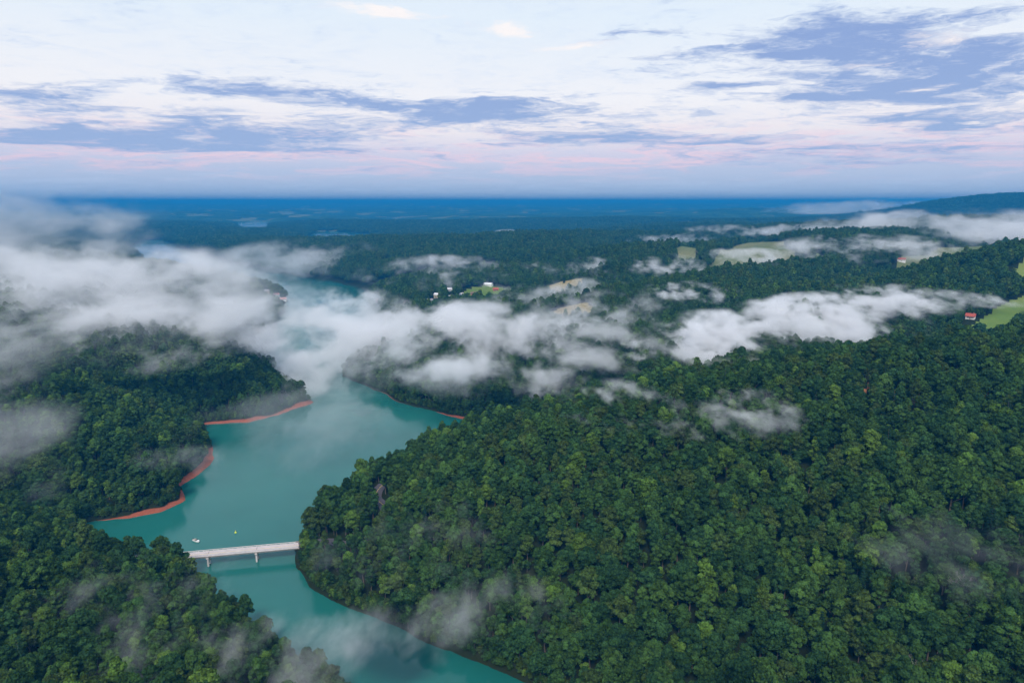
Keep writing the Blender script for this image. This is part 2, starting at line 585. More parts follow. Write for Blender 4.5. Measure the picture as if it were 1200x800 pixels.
def terrain_raw(x, y):
    x = np.asarray(x, float)
    y = np.asarray(y, float)
    r_ = np.hypot(x, y)
    sd = shore(x, y)
    near = 1 - sstep(r_, 2500, 6000)
    H = 10 + 18 * fbm(x / 230.0, y / 230.0, 4, 21) + 10 * sstep(x, -200, 500)
    ridged = 1 - np.abs(2 * fbm(x / 150.0, y / 150.0, 3, 33) - 1)
    spur = 1 - np.abs(2 * fbm(x / 190.0 + 0.35 * y / 190.0, y / 210.0, 2, 47) - 1)
    H = H + (ridged - 0.6) * 16 + (spur - 0.62) * 66 * sstep(x, 20, 160) * (1 - sstep(r_, 650, 900))
    step_r = 1 - np.abs(2 * fbm(x / 620.0, y / 360.0, 3, 57) - 1)
    H = H + (step_r - 0.55) * 90 * sstep(r_, 700, 1200) * sstep(x / np.maximum(y, 1), -0.08, 0.2)
    for (cx, cy_, A, sx, sy, rot) in HILLS:
        c, s = math.cos(R(rot)), math.sin(R(rot))
        ex, ey = (x - cx) * c + (y - cy_) * s, -(x - cx) * s + (y - cy_) * c
        H = H + A * np.exp(-0.5 * ((ex / sx) ** 2 + (ey / sy) ** 2))
    rid = 1 - np.abs(2 * fbm(x / 2600.0, y / 1500.0, 4, 51) - 1)
    Hf = 4 + (0.45 + 0.55 * np.maximum(sstep(r_, 5000, 11000), sstep(x / np.maximum(y, 1), 0.0, 0.3))) * (95 * np.clip(rid - 0.42, 0, 1) ** 1.2 + 45 * fbm(x / 900.0, y / 600.0, 4, 61)) + 72 * sstep(r_, 8000, 20000) * sstep(fbm(x / 4200.0, y / 2200.0, 3, 71), 0.35, 0.7)
    Hf = Hf + 9 * (vnoise(x / 45.0, y / 45.0, 81) + 0.6 * vnoise(x / 19.0, y / 19.0, 83))
    H = H * near + Hf * (1 - near)
    for (cx, cy_, A, sx, sy, rot) in MOUNTAINS:
        H = H + A * np.exp(-0.5 * (((x - cx) / sx) ** 2 + ((y - cy_) / sy) ** 2)) * (0.72 + 0.5 * fbm(x / 800.0, y / 800.0, 4, 91))
    H = np.maximum(H, 4.0)
    s = np.maximum(sd, 0.0)
    bank = bare_bank(x, y)
    slope = 0.55 - 0.43 * sstep(r_, 2300, 3800)
    land = 0.55 * np.minimum(s, 1.2 + 5.0 * bank) + H * (1 - np.exp(-np.maximum(s - 1.0 - 2.5 * bank, 0) * slope / H))
    wet = np.maximum(sd * 0.35, -9.0)
    return np.where(sd > 0, land, wet)


# ------------------------------------------------------------------ bridge line and roads
DECK_Z = 6.8
BL = np.array(gp(203, 652, DECK_Z))
BR = np.array(gp(350, 638.5, DECK_Z))
bdir = (BR - BL) / np.linalg.norm(BR - BL)
bperp = np.array([-bdir[1], bdir[0]])
BL = BL - bdir * 6
BLEN = float(np.linalg.norm(BR - BL))
road_r = [tuple(BR), tuple(BR + bdir * 14), gp(410, 632, 16), gp(446, 611, 22), gp(452, 592, 22), gp(440, 574, 22), gp(452, 556, 22), gp(500, 540, 24), gp(560, 532, 25)]
road_l = [tuple(BL), tuple(BL - bdir * 16), gp(150, 668, 14), gp(105, 676, 16), gp(60, 672, 20), gp(0, 660, 26), gp(-60, 650, 26)]


def smooth_line(P, step=4.0):
    P = [np.array(p, float) for p in P]
    out_ = []
    for i in range(len(P) - 1):
        p0, p1, p2, p3 = P[max(i - 1, 0)], P[i], P[i + 1], P[min(i + 2, len(P) - 1)]
        n = max(2, int(np.linalg.norm(p2 - p1) / step))
        for k in range(n):
            q = k / n
            out_.append(0.5 * (2 * p1 + (p2 - p0) * q + (2 * p0 - 5 * p1 + 4 * p2 - p3) * q * q + (3 * p1 - p0 - 3 * p2 + p3) * q ** 3))
    out_.append(P[-1])
    return np.array(out_)


ROADL = []
for P in (road_r, road_l):
    L = smooth_line(P)
    z = terrain_raw(L[:, 0], L[:, 1])
    z[0:3] = DECK_Z
    for _ in range(40):
        z[1:-1] = 0.25 * z[:-2] + 0.5 * z[1:-1] + 0.25 * z[2:]
        z[0:3] = DECK_Z
    z = np.maximum(z, 7.0)
    ROADL.append((L, z))


def terrain(x, y):
    h = terrain_raw(x, y)
    for L, z in ROADL:
        lo, hi = L.min(0) - 30, L.max(0) + 30
        m_ = (x > lo[0]) & (x < hi[0]) & (y > lo[1]) & (y < hi[1])
        if not m_.any():
            continue
        xs, ys = x[m_], y[m_]
        d2 = (xs[:, None] - L[None, :, 0]) ** 2 + (ys[:, None] - L[None, :, 1]) ** 2
        k = d2.argmin(1)
        d = np.sqrt(d2[np.arange(len(k)), k])
        f = 1 - sstep(d, 5.5, 16.0)
        hm = h[m_]
        hn = hm * (1 - f) + (z[k] - 0.25) * f
        h[m_] = np.where(hm > -0.5, hn, hm)
    return h


def hit(u, v):
    """Where the view ray through a photo pixel meets the ground."""
    d = pix_dir(u, v)
    ts = np.geomspace(90, 40000, 2500)
    hh = terrain(d[0] * ts, d[1] * ts)
    k = np.nonzero(CAM_Z + d[2] * ts < np.maximum(hh, 0))[0]
    t_ = ts[k[0]] if len(k) else ts[-1]
    return d[0] * t_, d[1] * t_, float(max(hh[k[0]], 0) if len(k) else 0)


# ------------------------------------------------------------------ terrain mesh (fan of rings, finer near by)
NR, NA = 640, 520
rad_ = np.geomspace(60.0, 48000.0, NR)
ang_ = np.linspace(-R(56), R(56), NA)
RR, AA = np.meshgrid(rad_, ang_, indexing='ij')
GX, GY = (RR * np.sin(AA)).ravel(), (RR * np.cos(AA)).ravel()
GZ = terrain(GX, GY)


def grid_mesh(name, x, y, z, mask, mat, lift=0.0):
    idx = np.arange(NR * NA).reshape(NR, NA)
    q = np.stack([idx[:-1, :-1], idx[:-1, 1:], idx[1:, 1:], idx[1:, :-1]], -1).reshape(-1, 4)
    if mask is not None:
        q = q[mask[q].all(1)]
        if len(q) == 0:
            return None
        used, inv = np.unique(q, return_inverse=True)
        q = inv.reshape(-1, 4)
        x, y, z = x[used], y[used], z[used]
    me = bpy.data.meshes.new(name)
    me.vertices.add(len(x))
    me.vertices.foreach_set('co', np.stack([x, y, z + lift], -1).astype(np.float32).ravel())
    me.loops.add(len(q) * 4)
    me.loops.foreach_set('vertex_index', q[:, ::-1].astype(np.int32).ravel())
    me.polygons.add(len(q))
    me.polygons.foreach_set('loop_start', (np.arange(len(q)) * 4).astype(np.int32))
    me.polygons.foreach_set('loop_total', np.full(len(q), 4, np.int32))
    me.polygons.foreach_set('use_smooth', np.ones(len(q), bool))
    me.materials.append(mat)
    me.update(calc_edges=True)
    return link(bpy.data.objects.new(name, me))


ter = grid_mesh('terrain', GX, GY, GZ, None, M_GROUND)
_a = ter.data.attributes.new('bank', 'FLOAT', 'POINT')
_a.data.foreach_set('value', bare_bank(GX, GY).astype(np.float32))
tag(ter, 'rolling hilly ground with red clay banks along the lake', kind='structure')
wat = mesh_obj('lake', [(-9000, 60, 0), (9000, 60, 0), (9000, 12000, 0), (-9000, 12000, 0)], [(0, 1, 2, 3)], M_WATER)
tag(wat, 'teal green lake winding between the wooded hills', kind='structure')

# ------------------------------------------------------------------ fields and clearings
FIELDS = [
    ('bright green hillside meadow at the edge of the woods by the red roofed house', F_GREEN, [(1120, 376), (1140, 370), (1168, 361), (1200, 356), (1260, 354), (1260, 362), (1200, 370), (1165, 376)], 55),
    ('small pale meadow at the frame edge above the wooded slope', F_GREEN, [(1182, 318), (1200, 312), (1240, 310), (1240, 324), (1200, 323)], 50),
    ('broad brownish hay meadow above the wooded slope beside a farmhouse', F_PALE, [(1038, 306), (1070, 298), (1110, 293), (1165, 291), (1172, 300), (1130, 307), (1085, 309), (1060, 310)], 55),
    ('pale rolling pasture far off in front of a dark wooded knoll', F_PALE, [(822, 302), (850, 288), (880, 280), (905, 281), (925, 290), (940, 300), (900, 304), (860, 303)], 40),
    ('thin pale strip of meadow below the rolling pasture', F_PALE, [(936, 311), (958, 306), (972, 308), (960, 312)], 50),
    ('small green clearing around the white houses', F_GREEN, [(537, 351), (545, 339), (575, 336), (604, 338), (600, 350), (570, 356), (548, 356)], 22),
    ('tan hay strip on the ridge above the fog', F_HAY, [(660, 332), (663, 325), (688, 325), (688, 332)], 30),
    ('tan and green hay field sloping down into the fog', F_HAY, [(632, 334), (650, 329), (672, 338), (655, 343)], 28),
    ('pale tan field edge rising out of the fog bank', F_HAY, [(640, 362), (665, 356), (700, 363), (690, 370), (655, 368)], 24),
    ('faint green clearing in the hazy woods', F_PALE, [(786, 294), (800, 289), (820, 289), (818, 297), (795, 299)], 35),
    ('thin far pale meadow on the distant ridge', F_PALE, [(610, 290), (622, 285), (634, 287), (630, 291)], 60),
    ('thin far tan meadow on the distant ridge', F_PALE, [(648, 287), (664, 281), (672, 283), (662, 288)], 60),
    ('far grey green meadow low under the horizon', F_PALE, [(780, 262), (800, 258), (818, 259), (812, 264)], 40),
    ('bare red clay cut among the trees on the ridge', F_CLAY, [(1003, 462), (1010, 455), (1020, 449), (1026, 452), (1016, 461)], 70),
]
FPOLY = []
for label, mat, pp, zz in FIELDS:
    cu, cv = np.mean([p[0] for p in pp]), np.mean([p[1] for p in pp])
    hx, hy, hz_ = hit(cu, cv)
    P = [gp(u, v, min(hz_, 120)) for u, v in pp]
    FPOLY.append(P)
    msk = inside(P, GX, GY) & (GZ > 1.5)
    if msk.sum() > 6:
        f = grid_mesh('field', GX, GY, GZ, msk, mat, 0.35)
        if f:
            tag(f, label, kind='structure')


def in_fields(x, y):
    r_ = np.zeros(x.shape, bool)
    wob = np.clip(np.hypot(x, y) / 1800.0, 0.5, 2.0) * 34
    x = x + (fbm(x / 30.0, y / 30.0, 3, 501) - 0.5) * wob
    y = y + (fbm(x / 30.0, y / 30.0, 3, 503) - 0.5) * wob
    for P in FPOLY:
        r_ |= inside(P, x, y)
    return r_


# ------------------------------------------------------------------ roads
def ribbon(L, z, w, lift):
    d = np.gradient(L, axis=0)
    d /= np.linalg.norm(d, axis=1)[:, None]
    p = np.stack([-d[:, 1], d[:, 0]], -1)
    a, b_ = L + p * w, L - p * w
    v = [(q[0], q[1], zz + lift) for q, zz in zip(a, z)] + [(q[0], q[1], zz + lift) for q, zz in zip(b_, z)]
    n = len(L)
    return v, [(i, n + i, n + i + 1, i + 1) for i in range(n - 1)]


for (L, z), lab in zip(ROADL, ('grey road curving through the woods beyond the bridge', 'grey road leaving the bridge under the near trees')):
    v, f = ribbon(L, z, 3.6, 0.05)
    rd = mesh_obj('road', v, f, M_ASPH)
    tag(rd, lab, kind='structure')
    v, f = ribbon(L, z, 0.12, 0.06)
    mesh_obj('centre_line', v, f, M_YEL, rd)

# ------------------------------------------------------------------ trees
def proj(x, y, z):
    """Photo pixel of a point."""
    dz_ = z - CAM_Z
    fw = y * math.cos(PITCH) - dz_ * math.sin(PITCH)
    up = y * math.sin(PITCH) + dz_ * math.cos(PITCH)
    return 600 + 811 * x / fw, 400 - 811 * up / fw, fw


def crown_mesh(seed, shape, n_leaf, size, mat):
    """Leaf sprays spread over many overlapping boughs; an uneven outline with gaps."""
    r_ = np.random.default_rng(seed)
    Wd, Ht, z0, nl = shape
    lobes = []
    for k in range(nl):
        q = (k + 0.5) / nl
        zz = z0 + Ht * (0.10 + 0.82 * q)
        prof = math.sin(math.pi * min(0.98, 0.16 + 0.80 * q)) ** 0.7
        ang = k * 2.399 + r_.uniform(-.5, .5)
        rr_ = Wd * prof * r_.uniform(0.42, 0.78) * (0.25 if q > 0.9 else 1.0)
        s = Wd * r_.uniform(0.30, 0.47)
        lobes.append((rr_ * math.cos(ang), rr_ * math.sin(ang), zz, s, s * r_.uniform(0.65, 0.95)))
    lobes.append((0, 0, z0 + Ht * 0.5, Wd * 0.6, Ht * 0.36))
    areas = np.array([l[3] * l[3] for l in lobes])
    areas = areas / areas.sum()
    V, F, T = [], [], []
    for (cx, cy_, cz, s, sh), a in zip(lobes, areas):
        tone_l = r_.uniform(0.2, 0.8)
        n = max(8, int(n_leaf * a))
        for k in range(n):
            d = r_.normal(size=3)
            d /= np.linalg.norm(d)
            if d[2] < -0.35:
                d[2] = -d[2]
            rad2 = r_.uniform(0.72, 1.08)
            c = np.array([cx + d[0] * s * rad2, cy_ + d[1] * s * rad2, cz + d[2] * sh * rad2])
            nrm = d + r_.normal(size=3) * 0.45 + np.array([0, 0, 0.25])
            nrm /= np.linalg.norm(nrm)
            a1 = np.cross(nrm, r_.normal(size=3))
            a1 /= np.linalg.norm(a1)
            a2 = np.cross(nrm, a1)
            sz = size * r_.uniform(0.6, 1.25)
            b_ = len(V)
            tt = np.clip(tone_l + r_.uniform(-0.35, 0.35), 0, 1)
            # a bent five-sided spray
            m5 = r_.uniform(0.8, 1.1, 5)
            for j in range(5):
                th = 2 * math.pi * j / 5
                V.append(c + (a1 * math.cos(th) * 0.62 * m5[j] + a2 * math.sin(th) * 0.5 * m5[j]) * sz - nrm * 0.14 * sz)
                T.append(tt)
            V.append(c + nrm * 0.10 * sz)
            T.append(tt)
            for j in range(5):
                F.append((b_ + j, b_ + (j + 1) % 5, b_ + 5))
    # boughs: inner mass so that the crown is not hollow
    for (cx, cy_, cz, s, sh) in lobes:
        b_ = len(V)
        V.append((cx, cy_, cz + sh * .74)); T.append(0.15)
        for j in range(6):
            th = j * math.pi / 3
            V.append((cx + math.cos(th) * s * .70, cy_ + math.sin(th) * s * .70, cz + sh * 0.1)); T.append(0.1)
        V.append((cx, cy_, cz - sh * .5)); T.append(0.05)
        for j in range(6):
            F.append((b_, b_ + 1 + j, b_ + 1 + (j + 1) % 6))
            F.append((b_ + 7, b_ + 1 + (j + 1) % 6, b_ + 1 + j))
    me = bpy.data.meshes.new('crown')
    me.from_pydata([tuple(map(float, v)) for v in V], [], F)
    at = me.attributes.new('tone', 'FLOAT', 'POINT')
    at.data.foreach_set('value', np.array(T, np.float32))
    me.materials.append(mat)
    me.update()
    return me


def trunk_mesh(seed, shape, h):
    r_ = random.Random(seed)
    mb = MB()
    Wd, Ht, z0, nl = shape
    p = Vector((0, 0, -1.0))
    pts = [p]
    for k in range(5):
        p = p + Vector((r_.uniform(-.3, .3), r_.uniform(-.3, .3), (h + 1) / 5))
        pts.append(p)
    for k in range(5):
        mb.tube(pts[k], pts[k + 1], 0.36 - 0.06 * k, 0.36 - 0.06 * (k + 1), 6)
    for k in range(5):
        a = k * 2.4 + r_.uniform(-.4, .4)
        q = pts[2 + k % 3]
        mb.tube(q, q + Vector((math.cos(a) * Wd * .6, math.sin(a) * Wd * .6, Ht * 0.28)), 0.14, 0.05, 5)
    me = bpy.data.meshes.new('trunk')
    me.from_pydata(mb.v, [], mb.f)
    me.materials.append(M_BARK)
    at = me.attributes.new('tone', 'FLOAT', 'POINT')
    me.update()
    return me


def conifer_crown(seed, n_leaf, size):
    r_ = np.random.default_rng(seed)
    V, F, T = [], [], []
    H0, H1, Wd = 4.0, 21.0, 3.0
    tiers = 11
    for k in range(tiers):
        q = k / (tiers - 1)
        zz = H0 + (H1 - H0) * q
        w = Wd * (1 - q) ** 0.8 + 0.25
        nb = 6 if q < 0.8 else 4
        for j in range(nb):
            a = j * 2 * math.pi / nb + k * 0.9 + r_.uniform(-.3, .3)
            L_ = w * r_.uniform(0.75, 1.15)
            for i in range(max(2, int(n_leaf / (tiers * nb)))):
                s = r_.uniform(0.25, 1.0)
                c = np.array([math.cos(a) * L_ * s, math.sin(a) * L_ * s, zz - 0.35 * L_ * s + r_.uniform(-.25, .25)])
                dirv_ = np.array([math.cos(a + r_.uniform(-.6, .6)), math.sin(a + r_.uniform(-.6, .6)), -0.25])
                side = np.cross(dirv_, [0, 0, 1.0])
                sz = size * r_.uniform(0.7, 1.2)
                b_ = len(V)
                V += [c - dirv_ * .5 * sz, c + side * .38 * sz + np.array([0, 0, -.1]), c + dirv_ * .6 * sz, c - side * .38 * sz + np.array([0, 0, -.1])]
                T += [r_.uniform(0.1, 0.9)] * 4
                F += [(b_, b_ + 1, b_ + 2, b_ + 3)]
    me = bpy.data.meshes.new('crown')
    me.from_pydata([tuple(map(float, v)) for v in V], [], F)
    at = me.attributes.new('tone', 'FLOAT', 'POINT')
    at.data.foreach_set('value', np.array(T, np.float32))
    me.materials.append(M_NEEDLE)
    me.update()
    return me


SHAPES = {'round crowned': (4.7, 11.0, 5.5, 15), 'broad': (5.7, 9.5, 6.5, 18), 'tall narrow': (3.6, 14.0, 5.5, 16), 'lopsided': (4.9, 11.5, 5.5, 13)}
PROTO = []       # (colour, shape, crown mesh, trunk mesh)
sd0 = 100
for cname, cm in LEAF.items():
    for sname, sh in SHAPES.items():
        sd0 += 7
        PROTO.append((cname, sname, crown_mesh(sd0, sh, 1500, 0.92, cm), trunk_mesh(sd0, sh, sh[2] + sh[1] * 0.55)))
CONIF = ('dark', 'spired conifer', conifer_crown(5, 900, 1.3), trunk_mesh(5, (2, 6, 6, 8), 20))
LITE = []
for k, cname in enumerate(['dark green', 'mid green', 'olive green', 'bright green', 'mid green', 'dark green']):
    sh = list(SHAPES.values())[k % 4]
    LITE.append((cname, crown_mesh(900 + k, sh, 420, 1.6, LEAF[cname])))


def merged(name, meshes, xf=None):
    """One mesh from several (for the forest mass)."""
    V, F, T, MI, mats = [], [], [], [], []
    for k, me in enumerate(meshes):
        b_ = len(V)
        n = len(me.vertices)
        co = np.zeros(n * 3, np.float32)
        me.vertices.foreach_get('co', co)
        co = co.reshape(-1, 3)
        if xf:
            dx_, dy_, dz_, s_ = xf[k]
            co = co * s_ + np.array([dx_, dy_, dz_])
        tone = np.full(n, 0.5, np.float32)
        if 'tone' in me.attributes:
            me.attributes['tone'].data.foreach_get('value', tone)
        mt = me.materials[0]
        if mt not in mats:
            mats.append(mt)
        mi = mats.index(mt)
        V += co.tolist()
        T += tone.tolist()
        for p in me.polygons:
            F.append(tuple(b_ + i for i in p.vertices))
            MI.append(mi)
    me = bpy.data.meshes.new(name)
    me.from_pydata(V, [], F)
    for mt in mats:
        me.materials.append(mt)
    me.polygons.foreach_set('material_index', np.array(MI, np.int32))
    at = me.attributes.new('tone', 'FLOAT', 'POINT')
    at.data.foreach_set('value', np.array(T, np.float32))
    me.update()
    return me


def forest(name, pts, rot, scl, idx, protos, label):
    """Mass of trees: one instance of a tree mesh at each point."""
    me = bpy.data.meshes.new(name)
    me.vertices.add(len(pts))
    me.vertices.foreach_set('co', pts.astype(np.float32).ravel())
    a = me.attributes.new('rot', 'FLOAT_VECTOR', 'POINT')
    a.data.foreach_set('vector', np.stack([rot * 0, rot * 0, rot], -1).astype(np.float32).ravel())
    a = me.attributes.new('scl', 'FLOAT_VECTOR', 'POINT')
    a.data.foreach_set('vector', scl.astype(np.float32).ravel())
    a = me.attributes.new('pick', 'INT', 'POINT')
    a.data.foreach_set('value', idx.astype(np.int32))
    me.update()
    o = link(bpy.data.objects.new(name, me))
    ng = bpy.data.node_groups.new(name, 'GeometryNodeTree')
    ng.interface.new_socket('Geometry', in_out='INPUT', socket_type='NodeSocketGeometry')
    ng.interface.new_socket('Geometry', in_out='OUTPUT', socket_type='NodeSocketGeometry')
    gi = ng.nodes.new('NodeGroupInput')
    go = ng.nodes.new('NodeGroupOutput')
    join = ng.nodes.new('GeometryNodeJoinGeometry')
    for p in reversed(protos):
        po = bpy.data.objects.new('tree_form', p)
        oi = ng.nodes.new('GeometryNodeObjectInfo')
        oi.inputs['Object'].default_value = po
        oi.inputs['As Instance'].default_value = False
        g2 = ng.nodes.new('GeometryNodeGeometryToInstance')
        ng.links.new(oi.outputs['Geometry'], g2.inputs[0])
        ng.links.new(g2.outputs[0], join.inputs[0])
    iop = ng.nodes.new('GeometryNodeInstanceOnPoints')
    iop.inputs['Pick Instance'].default_value = True
    ng.links.new(gi.outputs[0], iop.inputs['Points'])
    ng.links.new(join.outputs[0], iop.inputs['Instance'])

    def attr(nm, dt):
        n = ng.nodes.new('GeometryNodeInputNamedAttribute')
        n.data_type = dt
        n.inputs['Name'].default_value = nm
        return n.outputs[0]
    ng.links.new(attr('pick', 'INT'), iop.inputs['Instance Index'])
    e2r = ng.nodes.new('FunctionNodeEulerToRotation')
    ng.links.new(attr('rot', 'FLOAT_VECTOR'), e2r.inputs[0])
    ng.links.new(e2r.outputs[0], iop.inputs['Rotation'])
    ng.links.new(attr('scl', 'FLOAT_VECTOR'), iop.inputs['Scale'])
    ng.links.new(iop.outputs[0], go.inputs[0])
    md = o.modifiers.new('trees', 'NODES')
    md.node_group = ng
    tag(o, label, kind='stuff')
    return o


def scatter(r0, r1, step, az_max):
    n = int(r1 / step)
    xs = np.arange(-int(r1 * math.sin(az_max) / step) - 1, int(r1 * math.sin(az_max) / step) + 2)
    ys = np.arange(0, n + 2)
    X, Y = np.meshgrid(xs, ys)
    X = (X + 0.5 * (Y % 2)) * step
    Y = Y * step * 0.93
    X = X.ravel() + RNG.uniform(-.42, .42, X.size) * step
    Y = Y.ravel() + RNG.uniform(-.42, .42, Y.size) * step
    r_ = np.hypot(X, Y)
    k = (r_ > r0) & (r_ < r1) & (np.abs(np.arctan2(X, Y)) < az_max)
    return X[k], Y[k]


# houses (photo pixel, wall, roof, size, label) - their plots are kept clear of trees
HOUSES = [
    (443, 354, 'brick', 'red', (11, 8), 1, 'red roofed brick house on the far shore right of the lake fog'),
    (476, 357, 'tan', 'brown', (10, 7), 1, 'small tan house among trees left of the grey roofed house'),
    (504, 354, 'tan', 'grey', (13, 9), 1, 'grey roofed house below the cream house in the fog hamlet'),
    (512, 349, 'cream', 'white', (11, 8), 2, 'tall cream house with pale roof among hamlet trees'),
    (527, 341, 'white', 'white', (18, 9), 1, 'long white house uppermost left of the green clearing'),
    (529, 350, 'white', 'white', (10, 8), 1, 'small white house at the edge of the fog below the long white one'),
    (541, 347, 'white', 'white', (8, 7), 1, 'tiny white cottage on the left edge of the green clearing'),
    (557, 346, 'brick', 'brown', (20, 9), 1, 'brown roofed brick house in the middle of the green clearing'),
    (572, 335, 'white', 'white', (22, 10), 1, 'wide white house on the rise above the green clearing'),
    (581, 341, 'brick', 'red', (12, 9), 1, 'red brown house at the upper right corner of the green clearing'),
    (637, 499, 'brick', 'pink', (11, 8), 1, 'pinkish red roof showing between trees on the centre headland'),
    (1137, 374, 'white', 'red', (10, 6), 1, 'white house with red roof at the tip of the bright green meadow'),
    (1056, 307, 'white', 'red', (16, 9), 1, 'white and red farmhouse at the left end of the brownish hay meadow'),
    (993, 398, 'white', 'grey', (7, 5), 1, 'lone small white cottage in the woods below the right fog bank'),
    (313, 343, 'tan', 'grey', (16, 9), 1, 'grey roofed lake house uppermost on the far wooded point'),
    (324, 347, 'white', 'pink', (16, 9), 1, 'pale pink roofed lake house in the middle of the far wooded point'),
    (332, 352, 'white', 'pink', (15, 8), 1, 'pink roofed boathouse at the tip of the far wooded point'),
    (152, 277, 'white', 'pink', (26, 12), 1, 'lone far house with a pinkish roof beyond the upper lake'),
    (770, 338, 'white', 'white', (14, 8), 1, 'white barn among dark trees above the right fog bank'),
]
HPOS = []
for (u, v, *_r) in HOUSES:
    HPOS.append(hit(u, v))


def clear_mask(x, y):
    """True where trees may stand."""
    ok = ~in_fields(x, y)
    for L, z in ROADL:
        lo, hi = L.min(0) - 9, L.max(0) + 9
        m_ = (x > lo[0]) & (x < hi[0]) & (y > lo[1]) & (y < hi[1])
        if m_.any():
            d2 = ((x[m_][:, None] - L[None, :, 0]) ** 2 + (y[m_][:, None] - L[None, :, 1]) ** 2).min(1)
            t_ = ok[m_]
            t_ &= d2 > 5.2 ** 2
            ok[m_] = t_
    for (hx, hy, hz_) in HPOS:
        r_ = math.hypot(hx, hy)
        ux, uy = hx / r_, hy / r_
        al = (x - hx) * ux + (y - hy) * uy
        ac = -(x - hx) * uy + (y - hy) * ux
        front = 9 if r_ < 700 else min(12 * r_ / 190.0, 95)
        ok &= ~((al > -front) & (al < 8) & (np.abs(ac) < (6 if r_ < 700 else 7.5)))
    # the bridge line
    ex, ey = x - BL[0], y - BL[1]
    al, ac = ex * bdir[0] + ey * bdir[1], ex * bperp[0] + ey * bperp[1]
    ok &= ~((al > -30) & (al < BLEN + 14) & (np.abs(ac) < 8.0))
    return ok


AZ = R(47)
# --- near and middle trees
X, Y = scatter(105, 1650, 5.5, AZ)
sdv = shore(X, Y)
keep = (sdv > 1.0 + 4.0 * bare_bank(X, Y)) & clear_mask(X, Y)
X, Y = X[keep], Y[keep]
Z = terrain(X, Y)
Rr = np.hypot(X, Y)
patch = fbm(X / 120.0, Y / 120.0, 3, 201)
pc = np.stack([0.33 + 0 * patch, 0.45 + 0 * patch, 0.14 + 0.5 * (patch - 0.5), 0.07 + 0 * patch], -1)
pc = np.clip(pc, 0.02, 1)
pc /= pc.sum(1)[:, None]
cidx = (RNG.random(len(X))[:, None] > pc.cumsum(1)).sum(1).clip(0, 3)
sidx = RNG.choice(4, len(X), p=[0.36, 0.22, 0.20, 0.22])
S = 0.685 * np.clip(np.exp(RNG.normal(0, 0.27, len(X))), 0.5, 1.6) * (0.88 + 0.3 * fbm(X / 60.0, Y / 60.0, 2, 301))
SZ = S * RNG.uniform(0.85, 1.15, len(X))
# leaner trees on the banks
ROT = RNG.uniform(0, 2 * math.pi, len(X))
U, V_, FW = proj(X, Y, Z + 15 * SZ)
con = (RNG.random(len(X)) < 0.025) & (S < 0.85)
inf = (U > 4) & (U < 1196) & (V_ < 796) & (FW > 0)
size_px = np.where(inf, 1.0 / FW, 0)
order = np.argsort(-size_px)
IND = order[:296]
ind_mask = np.zeros(len(X), bool)
ind_mask[IND] = True
near = (Rr < 720) & ~ind_mask
mid = (Rr >= 720) & ~ind_mask
protoN = [merged('tree_form', [p[2], p[3]]) for p in PROTO] + [merged('tree_form', [CONIF[2], CONIF[3]])]
pickN = np.where(con, 16, cidx * 4 + sidx)
litemap = {0: [0, 5], 1: [1, 4], 2: [2, 2], 3: [3, 3]}
pickM = np.array([litemap[c][k % 2] for k, c in enumerate(cidx)])
pts = np.stack([X, Y, Z - 0.4], -1)
# low bushes crowding the water's edge
bxs, bys = scatter(110, 1300, 2.2, AZ)
bsd = shore(bxs, bys)
kb = (bsd > 0.9 + 3.2 * bare_bank(bxs, bys)) & (bsd < 7.0 + 3.0 * bare_bank(bxs, bys)) & clear_mask(bxs, bys)
bxs, bys = bxs[kb], bys[kb]
bz = terrain(bxs, bys)
bS = RNG.uniform(0.22, 0.50, len(bxs))
print('BUSHES', len(bxs), 'TREES', len(X))
sc3 = np.stack([S, S, SZ], -1)
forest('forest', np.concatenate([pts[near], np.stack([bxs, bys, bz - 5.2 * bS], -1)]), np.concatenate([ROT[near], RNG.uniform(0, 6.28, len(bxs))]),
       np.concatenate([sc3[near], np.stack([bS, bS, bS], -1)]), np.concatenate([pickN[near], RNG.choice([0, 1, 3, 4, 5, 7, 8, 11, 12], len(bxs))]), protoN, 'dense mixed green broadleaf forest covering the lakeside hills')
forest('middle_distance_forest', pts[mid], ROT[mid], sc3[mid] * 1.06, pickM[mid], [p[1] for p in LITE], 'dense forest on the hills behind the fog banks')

# --- far woods: clumps of a dozen crowns
CL = []
for k in range(5):
    r_ = np.random.default_rng(700 + k)
    ms, xf = [], []
    for j in range(9):
        a, q = j * 2.4, 11.5 * math.sqrt((j + 0.3) / 9)
        ms.append(LITE[int(r_.choice(6, p=[.24, .2, .14, .05, .2, .17]))][1])
        xf.append((q * math.cos(a) + r_.uniform(-2, 2), q * math.sin(a) + r_.uniform(-2, 2), r_.uniform(-3, 1), r_.uniform(.85, 1.25)))
    CL.append(merged('clump_form', ms, xf))
fx, fy, fs = [], [], []
for (r0, r1, st, s_) in ((1650, 3200, 20, 1.0), (3200, 6500, 34, 1.7)):
    x_, y_ = scatter(r0, r1, st, AZ)
    fx.append(x_); fy.append(y_); fs.append(np.full(len(x_), s_))
X2, Y2, S2 = np.concatenate(fx), np.concatenate(fy), np.concatenate(fs)
k = (shore(X2, Y2) > 10) & clear_mask(X2, Y2)
X2, Y2, S2 = X2[k], Y2[k], S2[k]
Z2 = terrain(X2, Y2)
S2z = np.where(S2 > 1.2, 1.05, 1.0) * RNG.uniform(.8, 1.2, len(X2))
forest('distant_woodland', np.stack([X2, Y2, Z2 - 1.5], -1), RNG.uniform(0, 6.28, len(X2)), np.stack([S2, S2, S2z], -1),
       RNG.integers(0, 5, len(X2)), CL, 'far blue green woods reaching towards the horizon')

